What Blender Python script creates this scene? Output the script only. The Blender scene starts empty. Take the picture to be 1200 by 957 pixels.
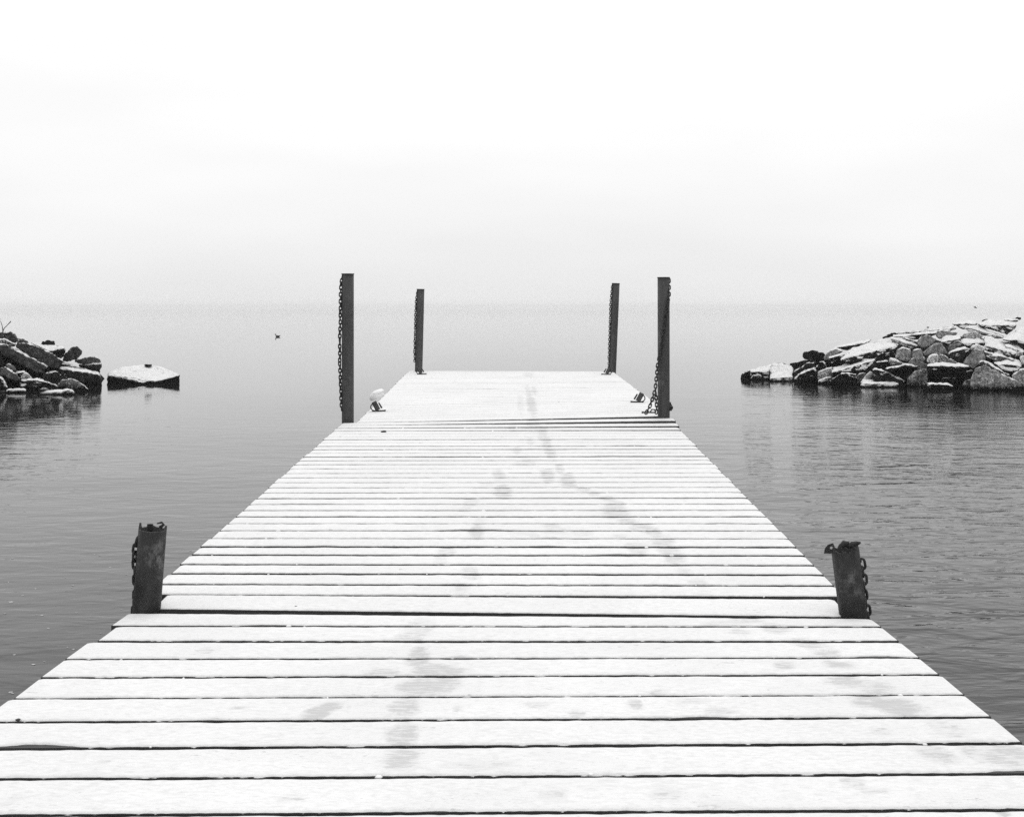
import bpy, bmesh, math, random
from mathutils import Vector, Matrix, Quaternion, noise
random.seed(7)
R = math.radians
S = bpy.context.scene
COL = S.collection

# ------------------------------------------------------------------ camera, sky, sun, exposure
F = 1390.0            # focal length in photograph pixels (photograph 1200 px wide)
H = 1.60              # eye height above the water
cam_d = bpy.data.cameras.new('camera'); cam = bpy.data.objects.new('camera', cam_d); COL.objects.link(cam)
cam.location = (0, 0, H); cam.rotation_euler = (R(90), 0, 0)
cam_d.sensor_width = 36; cam_d.lens = F / 1200 * 36
cam_d.shift_y = -118.5 / 1200          # level view camera with front fall
cam_d.clip_start = 0.05; cam_d.clip_end = 5000
S.camera = cam

SUN_EL, SUN_ROT = 62, 8                # soft sun behind the cloud, ahead of the viewer
W = bpy.data.worlds.new('World'); S.world = W; W.use_nodes = True
nt = W.node_tree; nt.nodes.clear()
def N(t, kind, **kw):
    n = t.nodes.new(kind)
    for k, v in kw.items(): setattr(n, k, v)
    return n
sky = N(nt, 'ShaderNodeTexSky', sky_type='NISHITA', sun_disc=False, sun_elevation=R(SUN_EL), sun_rotation=R(SUN_ROT),
        air_density=1.0, dust_density=6.0, ozone_density=1.0)
bw = N(nt, 'ShaderNodeRGBToBW'); nt.links.new(sky.outputs[0], bw.inputs[0])
tc = N(nt, 'ShaderNodeTexCoord'); sp = N(nt, 'ShaderNodeSeparateXYZ'); nt.links.new(tc.outputs['Generated'], sp.inputs[0])
mp = N(nt, 'ShaderNodeMapping'); mp.inputs['Scale'].default_value = (1.6, 1.6, 7)
nt.links.new(tc.outputs['Generated'], mp.inputs[0])
cn = N(nt, 'ShaderNodeTexNoise'); cn.inputs['Scale'].default_value = 1.4; cn.inputs['Detail'].default_value = 3
nt.links.new(mp.outputs[0], cn.inputs['Vector'])
ov = N(nt, 'ShaderNodeMapRange'); ov.inputs['From Min'].default_value = 0; ov.inputs['From Max'].default_value = 0.30
ov.inputs['To Min'].default_value = 8.45; ov.inputs['To Max'].default_value = 10.5
nt.links.new(sp.outputs['Z'], ov.inputs[0])
cm = N(nt, 'ShaderNodeMapRange'); cm.inputs['From Min'].default_value = .3; cm.inputs['From Max'].default_value = .7
cm.inputs['To Min'].default_value = 0.94; cm.inputs['To Max'].default_value = 1.05
nt.links.new(cn.outputs[0], cm.inputs[0])
mu = N(nt, 'ShaderNodeMath', operation='MULTIPLY'); nt.links.new(ov.outputs[0], mu.inputs[0]); nt.links.new(cm.outputs[0], mu.inputs[1])
m2 = N(nt, 'ShaderNodeMath', operation='MULTIPLY_ADD'); nt.links.new(bw.outputs[0], m2.inputs[0]); m2.inputs[1].default_value = 0.10
nt.links.new(mu.outputs[0], m2.inputs[2])
bg = N(nt, 'ShaderNodeBackground'); bg.inputs['Strength'].default_value = 0.10
nt.links.new(m2.outputs[0], bg.inputs[0])
wo = N(nt, 'ShaderNodeOutputWorld'); nt.links.new(bg.outputs[0], wo.inputs[0])

sd = bpy.data.lights.new('sun', 'SUN'); sd.energy = 0.6; sd.angle = R(28); sd.color = (1, .995, .985)
sun = bpy.data.objects.new('sun', sd); COL.objects.link(sun)
sdir = Vector((math.sin(R(SUN_ROT)) * math.cos(R(SUN_EL)), math.cos(R(SUN_ROT)) * math.cos(R(SUN_EL)), math.sin(R(SUN_EL))))
sun.rotation_euler = (-sdir).to_track_quat('-Z', 'Y').to_euler()
sun.location = (0, 60, 60)

vs = S.view_settings; vs.view_transform = 'Standard'; vs.look = 'None'; vs.exposure = 0.0; vs.gamma = 1; vs.use_curve_mapping = False
S.render.engine = 'CYCLES'
S.cycles.use_denoising = False; S.cycles.volume_bounces = 2; S.cycles.max_bounces = 8; S.cycles.diffuse_bounces = 4; S.cycles.glossy_bounces = 3

# ------------------------------------------------------------------ helpers
def at(px, py, Y):
    return Vector(((px - 600) * Y / F, Y, H - (py - 360) * Y / F))
def nz(x, y, z=0.0): return noise.noise(Vector((x, y, z)))        # -1 .. 1

def wloc(o):
    v = Vector((0, 0, 0))
    while o is not None: v += o.location; o = o.parent
    return v
def link(name, me, mat, parent=None, loc=None):
    o = bpy.data.objects.new(name, me); COL.objects.link(o)
    if mat is not None and not me.materials: me.materials.append(mat)
    if parent is not None: o.parent = parent
    if loc is not None: o.location = loc
    return o
def obj(name, verts, faces, mat, parent=None, origin=None, smooth=False):
    """one mesh object from world coordinates; origin stays on the parent (or on origin)"""
    base = wloc(parent) if parent is not None else (Vector(origin) if origin is not None else Vector((0, 0, 0)))
    me = bpy.data.meshes.new(name)
    me.from_pydata([tuple(Vector(v) - base) for v in verts], [], faces); me.update()
    if smooth:
        me.polygons.foreach_set('use_smooth', [True] * len(me.polygons))
    return link(name, me, mat, parent, None if parent is not None else base)
def thing(name, loc, label, cat, group=None):
    o = bpy.data.objects.new(name, None); COL.objects.link(o); o.location = loc
    o.empty_display_size = 0.1
    return tag(o, label, cat, group)
def tag(o, label, cat, group=None):
    o['label'] = label; o['category'] = cat; o['kind'] = 'thing'
    if group: o['group'] = group
    return o

class MB:
    def __init__(s): s.v = []; s.f = []
    def box(s, x0, x1, y0, y1, z0, z1):
        n = len(s.v)
        s.v += [Vector(p) for p in ((x0,y0,z0),(x1,y0,z0),(x1,y1,z0),(x0,y1,z0),(x0,y0,z1),(x1,y0,z1),(x1,y1,z1),(x0,y1,z1))]
        s.f += [tuple(n + i for i in q) for q in ((0,3,2,1),(4,5,6,7),(0,1,5,4),(1,2,6,5),(2,3,7,6),(3,0,4,7))]
        return s
    def tube(s, pts, r, seg=10, closed=False, cap=True):
        pts = [Vector(p) for p in pts]; n0 = len(s.v); m = len(pts); up = None
        for i, p in enumerate(pts):
            a = pts[(i-1) % m] if (closed or i > 0) else p
            b = pts[(i+1) % m] if (closed or i < m-1) else p
            t = (b - a).normalized()
            if up is None:
                up = t.orthogonal().normalized()
            up = (up - t * up.dot(t)).normalized(); q = t.cross(up)
            rr = r[i] if isinstance(r, (list, tuple)) else r
            for k in range(seg):
                an = 2 * math.pi * k / seg
                s.v.append(p + (up * math.cos(an) + q * math.sin(an)) * rr)
        for i in range(m if closed else m - 1):
            for k in range(seg):
                a = n0 + i * seg + k; b = n0 + i * seg + (k+1) % seg
                c = n0 + ((i+1) % m) * seg + (k+1) % seg; d = n0 + ((i+1) % m) * seg + k
                s.f.append((a, b, c, d))
        if cap and not closed:
            s.f.append(tuple(n0 + k for k in reversed(range(seg))))
            s.f.append(tuple(n0 + (m-1) * seg + k for k in range(seg)))
        return s
    def ball(s, c, rx, ry, rz, nu=14, nv=9, wob=0, seed=0):
        n0 = len(s.v); c = Vector(c)
        for j in range(nv + 1):
            th = math.pi * j / nv
            for i in range(nu):
                ph = 2 * math.pi * i / nu
                d = Vector((math.sin(th) * math.cos(ph), math.sin(th) * math.sin(ph), math.cos(th)))
                k = 1 + wob * noise.noise(d * 1.7 + Vector((seed, 3.1 * seed, 0)))
                s.v.append(c + Vector((d.x * rx, d.y * ry, d.z * rz)) * k)
        for j in range(nv):
            for i in range(nu):
                a = n0 + j * nu + i; b = n0 + j * nu + (i+1) % nu
                s.f.append((a, a + nu, b + nu, b))
        return s
    def obj(s, name, mat, parent=None, origin=None, smooth=False):
        return obj(name, s.v, s.f, mat, parent, origin, smooth)

# ------------------------------------------------------------------ materials
def mat(name):
    m = bpy.data.materials.new(name); m.use_nodes = True
    t = m.node_tree; return m, t, t.nodes['Principled BSDF']
def tex(t, scale, detail=4, rough=.55, mapping=None, dist=0, out='Object', ):
    c = N(t, 'ShaderNodeTexCoord'); v = c.outputs[out]
    if mapping:
        mpn = N(t, 'ShaderNodeMapping'); mpn.inputs['Scale'].default_value = mapping; t.links.new(v, mpn.inputs[0]); v = mpn.outputs[0]
    n = N(t, 'ShaderNodeTexNoise'); n.inputs['Scale'].default_value = scale; n.inputs['Detail'].default_value = detail
    n.inputs['Roughness'].default_value = rough; n.inputs['Distortion'].default_value = dist
    t.links.new(v, n.inputs['Vector']); return n.outputs[0]
def rng(t, v, a, b, c, d):
    n = N(t, 'ShaderNodeMapRange'); t.links.new(v, n.inputs[0])
    for i, x in enumerate((a, b, c, d)): n.inputs[i + 1].default_value = x
    return n.outputs[0]
def math_(t, op, a, b=None, c=None, clamp=False):
    n = N(t, 'ShaderNodeMath', operation=op); n.use_clamp = clamp
    for i, x in enumerate((a, b, c)):
        if x is None: continue
        if isinstance(x, (int, float)): n.inputs[i].default_value = x
        else: t.links.new(x, n.inputs[i])
    return n.outputs[0]
def mixv(t, f, a, b):
    n = N(t, 'ShaderNodeMix', data_type='FLOAT')
    for i, x in ((0, f), (2, a), (3, b)):
        if isinstance(x, (int, float)): n.inputs[i].default_value = x
        else: t.links.new(x, n.inputs[i])
    return n.outputs[0]
def bump(t, p, h, strength, dist):
    b = N(t, 'ShaderNodeBump'); b.inputs['Strength'].default_value = strength; b.inputs['Distance'].default_value = dist
    t.links.new(h, b.inputs['Height']); t.links.new(b.outputs[0], p.inputs['Normal'])
def grey(t, p, v): t.links.new(v, p.inputs['Base Color'])

def make_snow():
    m, t, p = mat('snow')
    a = N(t, 'ShaderNodeAttribute', attribute_type='GEOMETRY', attribute_name='trod')
    fine = tex(t, 55, 5, .75, (.30, 1.5, 1))                     # wood grain grinning through thin snow
    mid = tex(t, 4.2, 4, .65, (.6, 1.6, 1))
    spk = tex(t, 75, 4, .75, (.5, 1.1, 1))
    low = tex(t, 1.7, 3, .6)
    trs = math_(t, 'SUBTRACT', math_(t, 'ADD', math_(t, 'MULTIPLY', a.outputs['Fac'], .21), math_(t, 'ADD', math_(t, 'MULTIPLY', fine, .5), math_(t, 'MULTIPLY', spk, .5))), .555)
    tr = math_(t, 'MULTIPLY', trs, 9.0, clamp=True)
    tr = math_(t, 'MULTIPLY', math_(t, 'MAXIMUM', tr, .14), rng(t, a.outputs['Fac'], .03, .3, 0, 1), clamp=True)
    thin = math_(t, 'MULTIPLY', rng(t, mid, .46, .62, 0, 1), rng(t, spk, .55, .68, 0, 1), clamp=True)
    pin = rng(t, spk, .64, .71, 0, .6)
    cov = math_(t, 'MAXIMUM', math_(t, 'MULTIPLY', tr, .58), math_(t, 'MAXIMUM', math_(t, 'MULTIPLY', thin, .75), pin))
    grey(t, p, mixv(t, cov, math_(t, 'MULTIPLY', rng(t, spk, .3, .7, .66, .86), rng(t, low, .35, .65, .96, 1.02)), .36))
    p.inputs['Roughness'].default_value = .85; p.inputs['Specular IOR Level'].default_value = .2
    bump(t, p, tex(t, 90, 4, .7), .35, .004)
    return m
def make_snow_plain():
    m, t, p = mat('fresh_snow'); grey(t, p, rng(t, tex(t, 30), .3, .7, .82, .9)); p.inputs['Roughness'].default_value = .85
    return m
def make_wood():
    m, t, p = mat('weathered_wood')
    g = tex(t, 9, 6, .65, (.25, 6, 6)); grey(t, p, rng(t, g, .25, .75, .018, .07)); p.inputs['Roughness'].default_value = .8
    bump(t, p, g, .5, .004); return m
def make_steel(name, lo, hi, patch):
    m, t, p = mat(name)
    a = tex(t, 7, 6, .65); b = tex(t, 38, 5, .7, (1, 1, .6))
    base = rng(t, b, .3, .7, lo, hi)
    sc = math_(t, 'MULTIPLY', rng(t, a, .55, .68, 0, 1), rng(t, b, .46, .60, 0, 1), clamp=True)
    grey(t, p, mixv(t, sc, base, patch))
    p.inputs['Roughness'].default_value = .62; p.inputs['Metallic'].default_value = 0.0; p.inputs['Specular IOR Level'].default_value = .35
    bump(t, p, b, .4, .002); return m
def make_rock():
    m, t, p = mat('rubble_stone')
    def oa(n):
        a = N(t, 'ShaderNodeAttribute', attribute_type='OBJECT', attribute_name=n); return a.outputs['Fac']
    tone, snow, dust = oa('tone'), oa('snow'), oa('dust')
    g = N(t, 'ShaderNodeNewGeometry'); s = N(t, 'ShaderNodeSeparateXYZ'); t.links.new(g.outputs['Normal'], s.inputs[0])
    pz = N(t, 'ShaderNodeSeparateXYZ'); t.links.new(g.outputs['Position'], pz.inputs[0])
    n1 = tex(t, 4.0, 5, .65); n2 = tex(t, 11, 5, .75); n3 = tex(t, 26, 4, .75)
    base = math_(t, 'MULTIPLY', math_(t, 'MULTIPLY', tone, rng(t, tone, .06, .12, .42, 1.5)), math_(t, 'MULTIPLY', rng(t, n2, .32, .68, .35, 1.6), rng(t, n3, .35, .65, .6, 1.4)))
    wet = rng(t, math_(t, 'ADD', pz.outputs['Z'], math_(t, 'MULTIPLY', n1, -.12)), 0.0, .07, 1, 0)
    base = mixv(t, wet, base, .012)
    up = math_(t, 'ADD', s.outputs['Z'], math_(t, 'MULTIPLY', math_(t, 'SUBTRACT', n1, .5), 1.0))
    up = math_(t, 'ADD', up, math_(t, 'MULTIPLY', math_(t, 'SUBTRACT', n2, .5), 1.0))
    thr = math_(t, 'SUBTRACT', 1.12, snow)
    msk = math_(t, 'MULTIPLY', math_(t, 'SUBTRACT', up, thr), 5.0, clamp=True)
    du = math_(t, 'MULTIPLY', math_(t, 'SUBTRACT', math_(t, 'ADD', math_(t, 'MULTIPLY', n3, .7), math_(t, 'MULTIPLY', n2, .3)), math_(t, 'SUBTRACT', .62, math_(t, 'MULTIPLY', dust, .42))), 7.0, clamp=True)
    du = math_(t, 'MULTIPLY', du, rng(t, dust, 0, .02, 0, .9))
    msk = math_(t, 'MAXIMUM', msk, du)
    msk = math_(t, 'MULTIPLY', msk, rng(t, pz.outputs['Z'], .015, .05, 0, 1), clamp=True)
    grey(t, p, mixv(t, msk, base, .84))
    p.inputs['Roughness'].default_value = .9; p.inputs['Specular IOR Level'].default_value = .1
    bump(t, p, math_(t, 'ADD', n2, n3), .9, .035); return m
def make_core():
    m, t, p = mat('dark_rubble'); grey(t, p, rng(t, tex(t, 8), .3, .7, .012, .03)); p.inputs['Roughness'].default_value = .9
    return m
def make_plain(name, lo, hi, rough=.7):
    m, t, p = mat(name); grey(t, p, rng(t, tex(t, 25), .3, .7, lo, hi)); p.inputs['Roughness'].default_value = rough; return m
def make_water():
    m, t, p = mat('lake_water')
    p.inputs['Base Color'].default_value = (.012, .012, .012, 1)
    p.inputs['Roughness'].default_value = .02; p.inputs['IOR'].default_value = 1.28
    c = N(t, 'ShaderNodeTexCoord'); s = N(t, 'ShaderNodeSeparateXYZ'); t.links.new(c.outputs['Object'], s.inputs[0])
    # breeze patches: the open right-hand side is choppier than the sheltered left
    side = rng(t, s.outputs['X'], -1.5, 5, 0, 1)
    patch = rng(t, tex(t, .12, 2, .5, (.5, 1, 1)), .35, .65, .45, 1.2)
    chop = math_(t, 'MULTIPLY', mixv(t, side, .60, 1.35), patch)
    chop = math_(t, 'MULTIPLY', chop, rng(t, s.outputs['Y'], 32, 110, 1, .15))
    chop = math_(t, 'MULTIPLY', chop, rng(t, s.outputs['Y'], 6, 24, 1.15, .12))
    def rip(scale, mpv, rot, dist):
        mpn = N(t, 'ShaderNodeMapping'); mpn.inputs['Scale'].default_value = mpv; mpn.inputs['Rotation'].default_value = (0, 0, R(rot))
        t.links.new(c.outputs['Object'], mpn.inputs[0])
        n = N(t, 'ShaderNodeTexNoise'); n.inputs['Scale'].default_value = scale; n.inputs['Detail'].default_value = 3
        n.inputs['Roughness'].default_value = .5; n.inputs['Distortion'].default_value = dist
        t.links.new(mpn.outputs[0], n.inputs['Vector']); return n.outputs[0]
    a = rip(1.0, (1.9, 3.6, 1), 9, .6); b = rip(1.0, (5.2, 11, 1), -12, .5); d = rip(1.0, (.12, .45, 1), 3, .2)
    h = math_(t, 'ADD', math_(t, 'MULTIPLY', a, 1.0), math_(t, 'MULTIPLY', b, .34))
    h = math_(t, 'ADD', h, math_(t, 'MULTIPLY', d, 2.0))
    h = math_(t, 'MULTIPLY', h, chop)
    bump(t, p, h, 1.0, .022)
    return m
M_SNOW, M_FRESH, M_WOOD = make_snow(), make_snow_plain(), make_wood()
M_RUST = make_steel('rusty_steel', .010, .030, .12)
M_STEEL = make_steel('dark_steel', .042, .068, .12)
M_IRON = make_plain('black_iron', .008, .018, .6)
M_ROCK, M_CORE, M_WATER = make_rock(), make_core(), make_water()
M_FOAMW = make_plain('white_plastic', .70, .8, .5)
M_TWIG = make_plain('dry_bark', .05, .12)
M_BIRD = make_plain('dark_feathers', .02, .05)
M_ICE = make_plain('slush', .4, .6, .7)

# ------------------------------------------------------------------ setting: water and haze
w = obj('water', [(-640, -60, 0), (640, -60, 0), (640, 900, 0), (-640, 900, 0)], [(0, 1, 2, 3)], M_WATER); w['kind'] = 'structure'
hm = bpy.data.materials.new('pale_haze'); hm.use_nodes = True
ht = hm.node_tree; ht.nodes.clear()
pv = N(ht, 'ShaderNodeVolumePrincipled'); pv.inputs['Color'].default_value = (.98, .98, .98, 1); pv.inputs['Density'].default_value = .0007
pv.inputs['Anisotropy'].default_value = .8
ho = N(ht, 'ShaderNodeOutputMaterial'); ht.links.new(pv.outputs[0], ho.inputs['Volume'])
hz = MB().box(-660, 660, -80, 920, -1.0, 3.2).obj('haze', hm); hz['kind'] = 'stuff'

# ------------------------------------------------------------------ dock sections
# boundaries: distance of every gap between two boards on the left and right edge of the section
def plane(xl0, xl1, xr0, xr1, y0, y1, hl0, hl1, hr0, hr1):
    def f(u, Y):                      # u 0..1 across, Y distance -> x, depth below the eye
        k = (Y - y0) / (y1 - y0)
        xl = xl0 + (xl1 - xl0) * k; xr = xr0 + (xr1 - xr0) * k
        hl = hl0 + (hl1 - hl0) * k; hr = hr0 + (hr1 - hr0) * k
        return xl + (xr - xl) * u, hl + (hr - hl) * u
    return f
PA = plane(-1.2626, -1.2626, 1.1756, 1.1756, 2.85, 3.90, .9795, .9989, .9957, 1.0122)
PB = plane(-1.274, -1.251, 1.165, 1.198, 3.98, 8.74, .998, .850, 1.012, .852)
PC = plane(-1.169, -1.229, 1.204, 1.199, 8.93, 14.05, .859, .752, .808, .758)

def hit(P, px, py):                   # where a sight line meets the deck plane
    Y = 5.0
    for _ in range(40):
        x = (px - 600) * Y / F; xl, _h = P(0, Y); xr, _h2 = P(1, Y); u = (x - xl) / (xr - xl)
        h = P(u, Y)[1]; Y = h * F / (py - 360)
    return (px - 600) * Y / F, Y, h

# trodden patches: (px, py, width, height, strength) as seen, turned into ellipses lying on the boards
TROD = []
def z6(x, y, w, h, s): TROD.append((380 + x / 2.609, 420 + y / 2.609, w / 2.609, h / 2.609, s))
def z7(x, y, w, h, s): TROD.append((x / 2, 700 + y / 2, w / 2, h / 2, s))
def z8(x, y, w, h, s): TROD.append((600 + x / 2, 700 + y / 2, w / 2, h / 2, s))
for a in ((632,135,30,66,.75),(600,135,22,50,.4),(625,50,30,12,.5),(622,92,18,16,.5),(642,98,18,20,.6),(575,215,24,16,.4),(640,200,40,40,.4),
          (668,235,34,40,.6),(682,262,34,40,.6),(692,288,34,30,.6),(590,280,26,20,.5),(630,255,26,20,.5),(620,318,60,18,.4),(720,335,24,24,.6),
          (535,356,38,28,.6),(546,404,56,32,.7),(450,440,44,22,.5),(432,462,44,22,.4),(466,526,46,50,.7),(376,588,46,36,.5),(355,612,46,36,.4),
          (450,656,54,40,.6),(425,700,56,40,.5),(682,360,40,32,.6),(746,374,46,36,.7),(790,402,40,14,.6),(825,412,50,14,.6),(865,426,50,16,.6),
          (895,450,56,30,.6),(890,474,74,32,.7),(925,497,60,20,.7),(965,510,64,22,.7),(1005,528,60,24,.7),(1035,556,70,34,.7),(1062,596,74,66,.7),
          (960,586,58,50,.65),(905,542,60,18,.4),(700,522,80,26,.5),(610,530,90,16,.3),(790,532,60,18,.4),(1100,650,60,30,.45),(1140,685,60,30,.45),
          (1170,720,60,30,.4),(640,540,30,14,.5),(130,640,60,30,.2),(500,385,50,14,.3)): z6(*a)
for a in ((985,72,60,40,.35),(982,132,60,46,.7),(900,178,80,22,.5),(1030,172,120,32,.6),(1085,141,90,12,.6),(985,206,100,42,.6),(1045,205,60,40,.5),
          (742,272,70,30,.75),(780,255,54,22,.7),(950,258,84,46,.55),(1075,258,30,22,.5),(945,320,70,54,.6),(938,380,86,56,.6),(1130,392,130,26,.35),
          (560,258,50,14,.4),(500,288,60,10,.5),(690,468,60,20,.35),(240,385,50,20,.3),(30,470,40,40,.25),(480,125,40,20,.3),(960,92,60,20,.4)): z7(*a)
for a in ((545,48,80,28,.45),(620,72,80,26,.45),(690,106,80,26,.55),(740,130,60,20,.55),(500,60,80,16,.35),(540,82,70,14,.4),(636,156,60,20,.6),
          (772,158,90,20,.7),(790,195,90,36,.6),(850,205,100,34,.55),(840,244,90,34,.7),(900,255,130,40,.75),(500,268,90,18,.5),(288,250,36,26,.55),
          (420,242,90,14,.35),(350,284,120,12,.55),(150,272,40,14,.5),(210,285,40,10,.5),(1165,370,110,54,.55),(990,362,80,50,.45),(1080,360,50,40,.35),
          (860,312,60,20,.4),(1010,305,80,40,.3),(340,222,40,14,.5),(360,460,80,40,.3),(800,430,60,22,.5),(850,452,60,14,.5),(1150,502,24,12,.9),
          (90,460,60,40,.3),(480,480,100,20,.3),(60,250,60,14,.4)): z8(*a)

SNOW_T = .0042
def dock_section(label, P, lines, gap, ends, lifts, seed, over):
    y0 = min(l[0] for l in lines); x0, h0 = P(.5, y0)
    root = thing('dock_section', (x0, y0, H - h0 - .2), label, 'dock', 'snow covered dock sections end to end')
    rnd = random.Random(seed)
    els = []
    ym0, ym1 = min(l[0] for l in lines) - .1, max(l[0] for l in lines) + .1
    for px, py, pw, ph, st in TROD:
        x, Y, h = hit(P, px, py)
        if ym0 < Y < ym1: els.append((x, Y, pw * .55 * Y / F, max(.02, ph * .55 * Y * Y / (F * h)), st))
    bb = MB(); sv, sf, st_ = [], [], []
    prof = ((0, 0), (.02, .62), (.06, .93), (.16, 1), (.33, 1), (.5, 1), (.67, 1), (.84, 1), (.94, .93), (.98, .62), (1, 0))
    for i in range(len(lines) - 1):
        (al, ar), (bl, br) = lines[i], lines[i + 1]
        g = gap * rnd.uniform(.82, 1.25); jl, jr = ends.get(i, (0, 0))
        jl += rnd.uniform(-.003, .006); jr += rnd.uniform(-.006, .003)
        dz = rnd.uniform(-.0009, .0009); tilt = rnd.uniform(-.0010, .0010); lf = lifts.get(i, (0, 0))
        W_ = P(1, al)[0] - P(0, al)[0]
        def pt(x, v, inset=0.0):
            u = (x - P(0, al)[0]) / W_
            ya = al + (ar - al) * u + g / 2; yb = bl + (br - bl) * u - g / 2
            Y = ya + inset + (yb - ya - 2 * inset) * v
            h = P(u, Y)[1]
            return Y, H - h - SNOW_T + dz + tilt * (v - .5) * 2 + lf[0] + (lf[1] - lf[0]) * u
        xl = P(0, al)[0] + jl; xr = P(1, al)[0] + jr
        # board, in a few lengths so that it follows the twist of the frame
        n0 = len(bb.v); K = 6
        for k in range(K + 1):
            x = xl + (xr - xl) * k / K
            for v in (0, 1):
                Y, z = pt(x, v)
                bb.v += [Vector((x, Y, z)), Vector((x, Y, z - .038))]
        for k in range(K):
            a = n0 + 4 * k; b = a + 4
            bb.f += [(a, b, b + 2, a + 2), (a + 1, a + 3, b + 3, b + 1), (a, a + 1, b + 1, b), (a + 2, b + 2, b + 3, a + 3)]
        bb.f += [(n0, n0 + 2, n0 + 3, n0 + 1), (n0 + 4 * K, n0 + 4 * K + 1, n0 + 4 * K + 3, n0 + 4 * K + 2)]
        # snow on the board
        nx = int((xr - xl) / .0105); m0 = len(sv); q = len(prof); sd_ = seed * 31 + i * 7.3
        for k in range(nx + 1):
            x = xl + .003 + (xr - xl - .006) * k / nx
            en = -over + .003 * nz(x * 9, sd_) + .0028 * nz(x * 38, sd_ + 2) + .0025 * nz(x * 85, sd_ + 3)
            ef = -over + .004 * nz(x * 9, sd_ + 5) + .003 * nz(x * 38, sd_ + 8)
            rag = nz(x * 3.3, sd_ + 20)
            if rag > .42: en += (rag - .42) * .05
            edge = min(1, min(k, nx - k) / 1.5 + .1)
            ya, z_a = pt(x, 0); yb, z_b = pt(x, 1)
            for v, hf in prof:
                Y = (ya - (-en)) + (yb - ya - en - ef) * v if True else 0
                _, z = pt(x, min(1, max(0, (Y - ya) / (yb - ya))))
                td = 0
                for ex, ey, ew, eh, es in els:
                    dx = (x - ex) / ew; dy = (Y - ey) / eh
                    if abs(dx) < 1.5 and abs(dy) < 1.5:
                        d = math.hypot(dx, dy) + .45 * nz(x * 14, Y * 14, 1.7) + .35 * nz(x * 5, Y * 5, 4.4)
                        td = max(td, (1.2 if seed == 1 else .85) * es * min(1, max(0, (1.2 - d) / .55)))
                t_ = SNOW_T * (1 + .22 * nz(x * 6, Y * 12, 4) + .18 * nz(x * 25, Y * 30, 9)) * (1 - .45 * td)
                sv.append((x, Y, z + .0006 - (0 if hf else .002) + t_ * hf * edge)); st_.append(td)
        for k in range(nx):
            for j in range(q - 1):
                a = m0 + k * q + j
                sf.append((a, a + q, a + q + 1, a + 1))
    bb.obj('deck_boards', M_WOOD, root)
    so = obj('snow_cover', sv, sf, M_SNOW, root, smooth=True)
    at_ = so.data.attributes.new('trod', 'FLOAT', 'POINT'); at_.data.foreach_set('value', st_)
    # frame under the boards
    Y0, Y1 = (lines[0][0] + lines[0][1]) / 2, (lines[-1][0] + lines[-1][1]) / 2
    def beam(ua, ub, ya, yb, name, off=0):
        vs_ = []
        for (u, Y) in ((ua, ya), (ub, ya), (ub, yb), (ua, yb)):
            x, h = P(u, Y)
            for d in (.056, .24): vs_.append((x, Y, H - h - d))
        obj(name, vs_, [(0, 2, 4, 6), (1, 7, 5, 3), (0, 1, 3, 2), (2, 3, 5, 4), (4, 5, 7, 6), (6, 7, 1, 0)], M_WOOD, root)
    for u in (.06, .36, .66, .92): beam(u - .008, u + .008, Y0 + .05, Y1 - .05, 'joist')
    beam(.055, .93, Y0 + .008, Y0 + .046, 'end_beam'); beam(.055, .93, Y1 - .046, Y1 - .008, 'end_beam')
    # crumbs of snow caught in the gaps
    cr = MB()
    for k in range(60):
        i = rnd.randrange(1, len(lines) - 1); u = rnd.uniform(.03, .97); Y = lines[i][0] + (lines[i][1] - lines[i][0]) * u
        x, h = P(u, Y); r = rnd.uniform(.0025, .0055)
        cr.ball((x, Y, H - h - SNOW_T + rnd.uniform(-.002, .006)), r * rnd.uniform(.8, 2.2), r, r * .8, 7, 5, .4, k)
    cr.obj('snow_crumbs', M_FRESH, root, smooth=True)['kind'] = 'stuff'
    return root

# first section: gap distances from the photograph
cy = [718, 735, 751.5, 771.5, 793, 817.5, 845.5, 875.5, 910, 952]
ly = [716, 732.5, 750.5, 771, 793, 817, 845, 876, 911.5, 954.5]
ry = [724, 733.5, 750.6, 769.3, 789.5, 812.5, 839, 869, 904.5, 946]
la = []
for i in range(10):
    k = (F * PA(0, 3.3)[1])
    def solve(u, y):
        Y = 3.0
        for _ in range(30): Y = PA(u, Y)[1] * F / (y - 360)
        return Y
    la.append((solve(0, ly[i]), solve(1, ry[i])))
la[0] = (3.895, 3.872)
Ylast = la[-1]; pit = .146
for k in range(1, 28): la.append((Ylast[0] - pit * k, Ylast[1] - pit * k + .0))
la.reverse()
dock_section('nearest snowy dock section, in the foreground, boards marked by grey scuffs', PA, la, .018, {len(la) - 3: (.02, 0)}, {len(la) - 4: (0, 0)}, 1, -.001)
lb = []
for i in range(34):
    Y = 3.975 + (8.745 - 3.975) * i / 33
    sk = .02 + .045 * min(1, i / 14) - .03 * max(0, (i - 22) / 11)
    lb.append((Y - .012, Y + sk - .012))
lb[0] = (3.918, 3.905)
dock_section('middle snowy dock section between the low broken posts and the tall posts', PB, lb, .0235,
             {0: (.078, -.040)}, {0: (.006, -.004), 31: (0, .014), 30: (0, .005), 32: (0, .034)}, 2, -.002)
lc = [(8.93 + (14.05 - 8.93) * i / 35, 8.98 + (14.05 - 8.98) * i / 35) for i in range(36)]
lc[0] = (8.86, 8.86)
dock_section('farthest snowy dock section, ending between the two thin far posts', PC, lc, .017, {0: (.0, -.07)}, {}, 3, -.001)

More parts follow.
